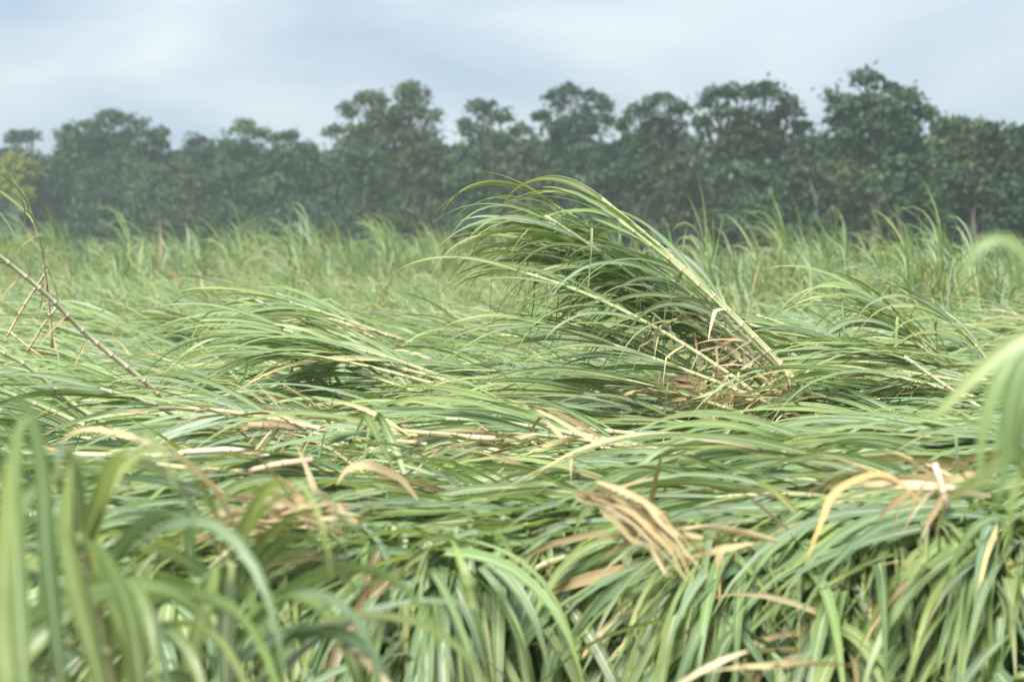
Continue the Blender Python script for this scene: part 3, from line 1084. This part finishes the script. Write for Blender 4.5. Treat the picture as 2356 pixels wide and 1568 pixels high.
# ------------------------------------------------------------------ single things one can point at
def cane_through(pts, label, seed, r0=0.016, r1=0.011, name='cane_stalk', nl=0, group=None, lower=(0.50, 0.42, 0.30), upper=(0.30, 0.36, 0.16), dead=0, **kw):
    """one cane whose stalk passes through given points"""
    r = np.random.default_rng(seed)
    path = curve(pts, 16)
    t = thing(name, path[0], label, 'sugarcane', group)
    link('stalk', stalk_mesh('stalk', path - path[0], r0, r1, lower=lower, upper=upper, seed=seed, node=kw.pop('node', 0.13)), t)
    if nl:
        put_leaves(t, path[0], leaves_on(path, nl, r=r, **kw), 15)
    if dead:
        lv = leaves_on(path, dead, 0.1, 0.75, (0.4, 1.2), (0.18, 0.42), (0.012, 0.028), 3.0, (0, 0, 0), 1.0, (-0.3, -0.1), 0.4, r)
        lv['T'] = norm(lv['T'] * 0.6 + np.array((-0.3, -0.1, -0.9)))
        put_leaves(t, path[0], lv, 7)
    return t


def leaf_through(pts, w, label, col, seed, name='cane_leaf', dry=False, roll=0.0, group=None, fold=0.25, N=22, lat0=None):
    """a single leaf lying along given points"""
    r = np.random.default_rng(seed)
    p = curve(pts, N)
    n = len(p)
    T = norm(np.gradient(p, axis=0))
    lat = norm(np.cross(T[0], (0, 0, 1.0))) if lat0 is None else norm(np.array(lat0, float))
    V, C, U = [], [], []
    for i in range(n):
        s = i / (n - 1)
        lat = norm(lat - T[i] * np.dot(lat, T[i]))
        a = roll * (0.4 + 0.6 * s)
        nor = np.cross(lat, T[i])
        l2 = lat * math.cos(a) + nor * math.sin(a)
        n2 = np.cross(l2, T[i])
        n2 = n2 * (-1 if n2[2] < 0 else 1)
        ww = w * 0.5 * (0.5 + 0.5 * min(1, s / 0.2)) * max(0.03, 1 - s ** 2.6) ** 0.85
        V += [p[i] - l2 * ww + n2 * ww * fold, p[i], p[i] + l2 * ww + n2 * ww * fold]
        C += [np.array(col) * (1 + 0.15 * s)] * 3
        U += [(0, s, seed % 97 / 97), (0.5, s, seed % 97 / 97), (1, s, seed % 97 / 97)]
    q = []
    for i in range(n - 1):
        a = i * 3
        q += [(a, a + 1, a + 4, a + 3), (a + 1, a + 2, a + 5, a + 4)]
    V = np.array(V)
    o = link(name, mesh_of(name, V - p[0], np.array(q), M_DRY if dry else M_LEAF, np.array(C), np.array(U)), None, tuple(p[0]))
    tag(o, label, 'leaf', group)
    return o


def build_singles():
    A = at
    # the long bare cane rising out of the left edge
    cane_through([A(430, 965, 16.2), A(330, 875, 16.0), A(200, 770, 15.8), A(110, 680, 15.6), A(0, 590, 15.4), A(-90, 530, 15.2)],
                 'long bare cane stalk leaning up and out at the left edge', 801, 0.0205, 0.0135, nl=8, dead=7, s0=0.52, s1=1.0, div=(0.3, 0.9), ll=(0.6, 1.0), w=(0.02, 0.034),
                 droop=1.3, wind=(-0.9, 0, 0), dry=0.0, floor=(0, 0.1), lower=(0.56, 0.45, 0.32), upper=(0.48, 0.52, 0.34), name='bare_cane')
    cane_through([A(120, 800, 18.2), A(112, 700, 18.2), A(100, 600, 18.1), A(85, 530, 18.0), A(60, 480, 18.0)],
                 'thin upright cane with leaves arching off the left edge', 802, 0.013, 0.009, nl=6, dead=3, s0=0.75, s1=1.0, div=(0.1, 0.5), ll=(0.5, 0.8), w=(0.03, 0.045),
                 droop=2.4, wind=(-1.0, 0, 0), dry=0.0, floor=(0, 0.1), lower=(0.38, 0.30, 0.16), upper=(0.30, 0.36, 0.14), name='bare_cane')
    cane_through([A(540, 1000, 13.60), A(430, 965, 13.60), A(340, 925, 13.50), A(230, 895, 13.40)],
                 'pale green cane stalk ending in long leaves, below the bare leaning stalk', 803, 0.018, 0.012, nl=7, s0=0.7, s1=1.0, div=(0.1, 0.4), ll=(0.9, 1.2), w=(0.035, 0.05),
                 droop=0.9, wind=(-0.6, 0, 0), dry=0.0, floor=(-0.02, 0.1), upper=(0.34, 0.42, 0.24))
    cane_through([A(260, 985, 14.10), A(170, 930, 14.10), A(60, 840, 14.00), A(-40, 790, 13.90)],
                 'green jointed stalk slanting to the left edge, upper of two', 804, 0.016, 0.012, nl=4, s0=0.8, s1=1.0, upper=(0.30, 0.38, 0.18), lower=(0.34, 0.38, 0.2))
    cane_through([A(230, 995, 13.90), A(130, 950, 13.90), A(20, 905, 13.80), A(-50, 885, 13.70)],
                 'green jointed stalk slanting to the left edge, lower of two', 805, 0.016, 0.013, nl=3, s0=0.85, s1=1.0, upper=(0.30, 0.38, 0.18), lower=(0.36, 0.38, 0.22))
    for k, (a, b, dd, lab) in enumerate((
            ((110, 620), (15, 775), 18.6, 'thin straw-coloured stem crossing behind the bare leaning stalk, steeper one'),
            ((135, 700), (62, 810), 18.8, 'broad straw-coloured dead stem behind the bare leaning stalk'),
            ((20, 760), (110, 830), 18.9, 'short brown stem sloping down at the left edge'))):
        cane_through([A(*a, dd), A((a[0] + b[0]) / 2 - 4, (a[1] + b[1]) / 2, dd), A(*b, dd)], lab, 810 + k, 0.011, 0.009, name='dead_stem', lower=(0.46, 0.36, 0.18), upper=(0.48, 0.38, 0.20))
    # canes lying on the mat
    cane_through([A(700, 1062, 11.40), A(545, 1036, 11.40), A(440, 1038, 11.40), A(370, 1050, 11.35), A(130, 1044, 11.30), A(-20, 1036, 11.30)],
                 'pale pinkish cane stalk lying level near the left edge', 820, 0.017, 0.013, lower=(0.58, 0.46, 0.36), upper=(0.46, 0.46, 0.24), name='lying_cane', node=0.19)
    cane_through([A(720, 1058, 11.00), A(640, 1068, 11.00), A(560, 1085, 10.95), A(460, 1080, 10.90), A(360, 1068, 10.90)],
                 'reddish cane stalk lying just below the pale pinkish one', 821, 0.017, 0.012, lower=(0.52, 0.36, 0.26), upper=(0.40, 0.40, 0.2), name='lying_cane', node=0.17)
    cane_through([A(1140, 1010, 12.30), A(1050, 1003, 12.30), A(930, 992, 12.20), A(860, 985, 12.20)],
                 'cream cane stalk lying in the middle below the wave-shaped clump', 822, 0.017, 0.012, nl=5, s0=0.8, s1=1.0, lower=(0.52, 0.44, 0.30), upper=(0.44, 0.44, 0.22), name='lying_cane')
    cane_through([A(705, 985, 12.80), A(640, 980, 12.80), A(570, 978, 12.80)],
                 'short dead cane stub among broken straw leaves', 823, 0.018, 0.016, dead=8, lower=(0.50, 0.38, 0.26), upper=(0.48, 0.38, 0.24), name='lying_cane')
    cane_through([A(630, 1218, 9.20), A(545, 1215, 9.20), A(470, 1210, 9.20), A(420, 1190, 9.20)],
                 'cut cane stalk lying beside the tan straw heap', 824, 0.016, 0.013, lower=(0.46, 0.40, 0.24), upper=(0.44, 0.44, 0.2), name='lying_cane')
    cane_through([A(1560, 1150, 15.70), A(1900, 905, 16.30)] if False else [A(2010, 985, 16.10), A(1930, 955, 16.10), A(1860, 930, 16.10)],
                 'straw-coloured cane stalk slanting into the foot of the tall clump', 825, 0.017, 0.014, dead=4, name='lying_cane')
    cane_through([A(1990, 830, 18.6), A(1900, 790, 18.5), A(1800, 745, 18.4), A(1740, 725, 18.4)],
                 'pale stalk slanting out of the back of the tall clump', 826, 0.016, 0.011, name='lying_cane', lower=(0.44, 0.36, 0.22))
    cane_through([A(2290, 960, 15.6), A(2180, 890, 15.6), A(2080, 820, 15.6)],
                 'jointed stalk showing through the arched clump near the right edge', 827, 0.017, 0.012, name='lying_cane', upper=(0.34, 0.40, 0.2), dead=3)
    cane_through([A(905, 1590, 6.9), A(850, 1530, 7.0), A(790, 1480, 7.1)],
                 'blunt tan cane end poking up at the bottom edge', 829, 0.014, 0.012, lower=(0.45, 0.35, 0.2), upper=(0.50, 0.40, 0.25), name='lying_cane')
    cane_through([A(2180, 1170, 9.10), A(2165, 1110, 9.10), A(2150, 1065, 9.10)],
                 'pale broken cane end standing up right of the combed leaves', 830, 0.015, 0.012, lower=(0.58, 0.48, 0.36), upper=(0.6, 0.5, 0.38), name='lying_cane', dead=4)
    # single leaves
    tan, gr, yg = (0.44, 0.34, 0.18), (0.19, 0.285, 0.105), (0.25, 0.33, 0.11)
    leaf_through([A(560, 1250, 7.80), A(530, 1190, 7.70), A(480, 1110, 7.60), A(400, 1045, 7.50), A(300, 1003, 7.50), A(210, 988, 7.50), A(160, 1000, 7.50), A(125, 1040, 7.50)], 0.026,
                 'long thin tan leaf arching over the green at the left', (0.50, 0.39, 0.21), 841, dry=True, name='dry_leaf', lat0=(0.2, 0.55, 0.75))
    leaf_through([A(600, 740, 21), A(580, 712, 21), A(550, 697, 21), A(530, 705, 21), A(520, 735, 21)], 0.03, 'small brown arched leaf in the hazy middle distance', (0.34, 0.22, 0.10), 842, dry=True, name='dry_leaf')
    leaf_through([A(960, 1150, 10.30), A(915, 1100, 10.30), A(850, 1072, 10.20), A(800, 1080, 10.20), A(775, 1115, 10.20)], 0.055, 'curled tan-backed leaf in the middle of the near field', (0.38, 0.29, 0.16), 843, dry=True, name='dry_leaf', roll=0.7)
    leaf_through([A(930, 1090, 11.6), A(900, 1010, 11.7), A(868, 955, 11.7), A(850, 990, 11.6), A(835, 1075, 11.5)], 0.045, 'sharply folded green leaf standing like a tent, one on the right', gr, 844, roll=1.1)
    leaf_through([A(905, 1080, 11.5), A(868, 1005, 11.5), A(838, 955, 11.5), A(825, 985, 11.4), A(790, 1090, 11.3)], 0.05, 'sharply folded green leaf standing like a tent, one on the left', yg, 845, roll=1.2)
    leaf_through([A(2370, 610, 5.0), A(2335, 565, 5.0), A(2290, 552, 5.0), A(2245, 575, 5.0), A(2218, 630, 5.0), A(2203, 700, 5.0)], 0.032, 'blurred pale leaf arching in from the right edge, close to the lens', gr, 846, roll=0.2, lat0=(0.5, 0.4, 0.75))
    leaf_through([A(2130, 1165, 8.6), A(2050, 1100, 8.6), A(1990, 1098, 8.6), A(1920, 1135, 8.5), A(1890, 1200, 8.4), A(1855, 1290, 8.3)], 0.04, 'orange-tan leaf arching over the drooping cane on the right', (0.50, 0.33, 0.13), 847, dry=True, name='dry_leaf', roll=0.8)
    leaf_through([A(1090, 1400, 7.9), A(1070, 1320, 7.9), A(1040, 1240, 8.0)], 0.04, 'upright yellow-green leaf tip in the bottom centre', yg, 848, lat0=(1, 0.3, 0))
    leaf_through([A(1830, 1180, 8.8), A(1780, 1130, 8.9), A(1735, 1105, 9.0)], 0.04, 'olive leaf tip pointing up left over the combed leaves', (0.16, 0.18, 0.04), 849, roll=0.5)
    leaf_through([A(440, 1330, 7.3), A(436, 1240, 7.3), A(432, 1150, 7.3)], 0.04, 'dark upright leaf blade near the left foreground', (0.09, 0.17, 0.04), 850, lat0=(1, 0.6, 0))
    # blades close to the lens on the left
    near_l = [
        ([A(60, 1640, 5.6), A(40, 1330, 5.6), A(30, 1120, 5.6), A(45, 985, 5.6), A(70, 960, 5.6)], 0.05, gr, 'wide blurred blade rising up the left edge'),
        ([A(150, 1640, 5.8), A(110, 1300, 5.8), A(95, 1080, 5.8), A(60, 930, 5.8), A(10, 925, 5.8)], 0.045, (0.12, 0.2, 0.08), 'blurred blade bent over at its top beside the left edge'),
        ([A(250, 1640, 6.0), A(160, 1300, 6.0), A(155, 1150, 6.0), A(165, 1060, 6.0)], 0.045, yg, 'blurred yellow-green blade, tallest away from the left edge'),
        ([A(330, 1640, 6.2), A(300, 1420, 6.2), A(240, 1280, 6.2), A(190, 1240, 6.2)], 0.05, gr, 'blurred blade bending left in the bottom left corner'),
        ([A(245, 1640, 6.1), A(205, 1450, 6.1), A(165, 1300, 6.1), A(110, 1180, 6.1), A(85, 1150, 6.1)], 0.05, (0.17, 0.24, 0.12), 'blurred grey-green blade leaning left behind the edge blades'),
        ([A(520, 1640, 6.9), A(518, 1480, 6.9), A(522, 1360, 6.9), A(505, 1310, 6.9), A(470, 1330, 6.8), A(420, 1400, 6.8)], 0.055, (0.17, 0.24, 0.13), 'wide grey-green blade folded over at its top, bottom left'),
        ([A(400, 1640, 6.7), A(450, 1470, 6.7), A(490, 1340, 6.7), A(500, 1300, 6.7)], 0.05, yg, 'light blade slanting up to the right, bottom left'),
        ([A(320, 1640, 6.4), A(290, 1480, 6.4), A(235, 1330, 6.4), A(175, 1190, 6.4)], 0.045, (0.21, 0.28, 0.09), 'long pale-ribbed blade slanting up left, bottom left'),
        ([A(850, 1640, 7.2), A(800, 1490, 7.2), A(730, 1390, 7.2), A(640, 1365, 7.2), A(580, 1400, 7.1)], 0.05, gr, 'green blade arching over left of the bottom centre'),
        ([A(660, 1640, 7.1), A(610, 1470, 7.1), A(575, 1380, 7.1), A(560, 1350, 7.1)], 0.045, gr, 'straight blade rising under the arching green blade'),
        ([A(20, 1640, 5.3), A(5, 1400, 5.3), A(15, 1180, 5.3), A(20, 1040, 5.3)], 0.05, yg, 'blurred blade hugging the left edge')]
    for k, (p, w, c, lab) in enumerate(near_l):
        leaf_through(p, w, lab, c, 860 + k, roll=0.5, lat0=(1, 0.25, 0))
    near_r = [
        ([A(2400, 800, 5.6), A(2330, 840, 5.6), A(2290, 900, 5.6), A(2262, 1000, 5.6), A(2250, 1140, 5.6)], 0.05, gr, 'blurred hanging blade inmost of the bunch at the right edge'),
        ([A(2420, 790, 5.4), A(2350, 850, 5.4), A(2322, 960, 5.4), A(2315, 1080, 5.4), A(2280, 1190, 5.4)], 0.055, (0.14, 0.23, 0.08), 'broad blurred hanging blade in the middle of the bunch at the right edge'),
        ([A(2430, 850, 5.5), A(2370, 900, 5.5), A(2345, 1000, 5.5), A(2350, 1120, 5.5)], 0.05, gr, 'blurred hanging blade outermost at the right edge'),
        ([A(2420, 760, 5.8), A(2340, 790, 5.8), A(2250, 860, 5.8), A(2180, 930, 5.8), A(2140, 965, 5.8)], 0.045, yg, 'blurred blade reaching left from the bunch at the right edge'),
        ([A(2400, 1130, 6.0), A(2330, 1040, 6.0), A(2240, 1110, 6.0), A(2170, 1160, 6.0)], 0.045, (0.16, 0.2, 0.05), 'blurred olive blade with brown margin under the hanging bunch')]
    near_r += [
        ([A(2440, 740, 6.3), A(2380, 800, 6.3), A(2335, 900, 6.3), A(2300, 1010, 6.3), A(2285, 1090, 6.3)], 0.05, gr, 'shaded blurred blade behind the hanging bunch at the right edge'),
        ([A(2440, 880, 6.6), A(2360, 930, 6.6), A(2300, 1020, 6.6), A(2270, 1130, 6.6)], 0.045, (0.16, 0.25, 0.09), 'blurred green blade lowest at the back of the hanging bunch'),
        ([A(2420, 1000, 6.2), A(2365, 1060, 6.2), A(2330, 1160, 6.2), A(2318, 1290, 6.2)], 0.045, yg, 'long blurred blade trailing below the hanging bunch')]
    for k, (p, w, c, lab) in enumerate(near_r):
        leaf_through(p, w, lab, c, 880 + k, roll=0.3, lat0=(0.6, 0.35, 0.7))


build_singles()


def build_lens_plants():
    """whole plants right in front of the lens, out of focus"""
    L = [
        (-40, 6.0, 1.58, 3.6, 'out-of-focus cane plant hanging over the left edge close to the lens'),
        (120, 6.3, 1.42, 4.0, 'out-of-focus cane plant beside the one on the left edge'),
        (330, 6.8, 1.2, 4.4, 'out-of-focus cane plant filling the bottom left corner'),
        (540, 7.2, 1.06, 4.8, 'out-of-focus cane plant at the bottom, between the left corner and the centre')]
    for k, (u, d, h, az, lab) in enumerate(L):
        p = at(u, 1200, d)
        plant('sugarcane_plant', (p[0], d, 0.0), az, 1.35, 1.1, h, lab, 'cane close to the lens', 24, 9300 + k,
              s0=0.5, s1=1.0, div=(0.35, 1.15), ll=(0.65, 1.15), droop=5.5, wind=(0.0, -0.15, 0), floor=(-9, -8), kinkp=0.1, dry=0.0, roll=(0, 0.5), w=(0.042, 0.06))


build_lens_plants()


def straw_heap(u, v, d, n, label, seed, spread=(0.18, 0.12), az=math.pi, ln=(0.3, 0.7)):
    """a heap of dead leaves: a thing whose leaves are its parts"""
    r = np.random.default_rng(seed)
    c = at(u, v, d)
    t = thing('straw_heap', c, label, 'straw')
    P = c + r.normal(size=(n, 3)) * np.array((spread[0], spread[1], 0.035))
    T = direction(az + r.normal(0, 0.5, n), r.normal(0.15, 0.3, n))
    cc = tans(n, r)
    lv = dict(P=P, T=T, len=r.uniform(*ln, n), w=r.uniform(0.014, 0.038, n), droop=r.uniform(0.5, 2.5, n), wind=np.zeros((n, 3)), roll=r.normal(0, 0.9, n),
              twist=r.normal(0, 1.5, n), fold=r.uniform(0.1, 0.7, n), floor=r.uniform(-0.03, 0.2, n), col=cc, tipcol=cc * 0.8, tip=np.full(n, 0.5),
              kink=np.where(r.random(n) < 0.4, r.uniform(0.25, 0.7, n), 9.0), kdir=np.stack([r.uniform(-1, 1, n), r.uniform(-0.5, 0.5, n), r.uniform(-1, 0.2, n)], 1), dry=np.ones(n, bool))
    put_leaves(t, c, lv, 9)


def straw_bundle(pts, n, label, seed):
    """dead leaves lying together along one line: a thing whose leaves are its parts"""
    r = np.random.default_rng(seed)
    P = np.array([at(*p) for p in pts])
    t = thing('straw_bundle', P[0], label, 'straw')
    for k in range(n):
        a = r.uniform(0, 0.45)
        m = np.linspace(a, a + r.uniform(0.4, 0.75), 5) * (len(P) - 1)
        m = np.clip(m, 0, len(P) - 1.001)
        i = m.astype(int)
        path = P[i] + (P[i + 1] - P[i]) * (m - i)[:, None] + r.normal(size=3) * (0.045, 0.06, 0.022) + r.normal(size=(5, 3)) * (0.007, 0.01, 0.006)
        o = leaf_through(path, r.uniform(0.010, 0.030), None, tans(1, r)[0], seed * 31 + k, name='dry_leaf', dry=True, roll=r.normal(0, 0.8), N=12, lat0=r.normal(size=3))
        del o['category']
        o.location = tuple(path[0] - P[0])
        o.parent = t


straw_heap(690, 1192, 9.3, 60, 'heap of tan straw by the cut cane stalk, left of centre', 901, (0.13, 0.1), math.pi, (0.15, 0.38))
straw_bundle([(1320, 1128, 9.2), (1400, 1150, 9.0), (1490, 1205, 8.8), (1555, 1270, 8.6), (1600, 1335, 8.45)], 36, 'bundle of tan dead leaves slanting down in the centre foreground', 902)
straw_heap(660, 965, 12.9, 26, 'broken straw leaves sticking up round the short dead stub', 903, (0.35, 0.15), math.pi, (0.25, 0.5))
straw_heap(1150, 1010, 12.2, 22, 'brown straw showing at the end of the cream cane stalk', 904, (0.3, 0.12))
straw_heap(1770, 905, 16.2, 60, 'tan straw gathered under the stalks of the tall clump', 905, (0.38, 0.2), math.pi - 0.4)
straw_heap(2160, 1110, 9.3, 16, 'pale straw round the broken cane end on the right', 906, (0.16, 0.12))
straw_heap(1700, 1215, 9.0, 14, 'scrap of tan straw right of the slanting straw bundle', 907, (0.22, 0.1))
straw_heap(1830, 1545, 7.6, 6, 'orange-brown straw in the dark gap at the bottom right', 908, (0.22, 0.15))


# ------------------------------------------------------------------ the hazy air
def build_haze():
    x0, x1, y0, y1, z0, z1 = -430, 430, -130, 530, -1.2, 17.5
    V = np.array([(x, y, z) for z in (z0, z1) for y in (y0, y1) for x in (x0, x1)])
    F = np.array([(0, 2, 3, 1), (4, 5, 7, 6), (0, 1, 5, 4), (2, 6, 7, 3), (0, 4, 6, 2), (1, 3, 7, 5)])
    m, N, L = new_mat('haze')
    out = N.new('ShaderNodeOutputMaterial')
    v = N.new('ShaderNodeVolumePrincipled')
    v.inputs['Color'].default_value = (0.80, 1.0, 0.96, 1)
    v.inputs['Density'].default_value = 0.0006
    v.inputs['Anisotropy'].default_value = 0.2
    L.new(v.outputs[0], out.inputs['Volume'])
    tag(link('haze', mesh_of('haze', V, F, m)), kind='stuff')


build_haze()
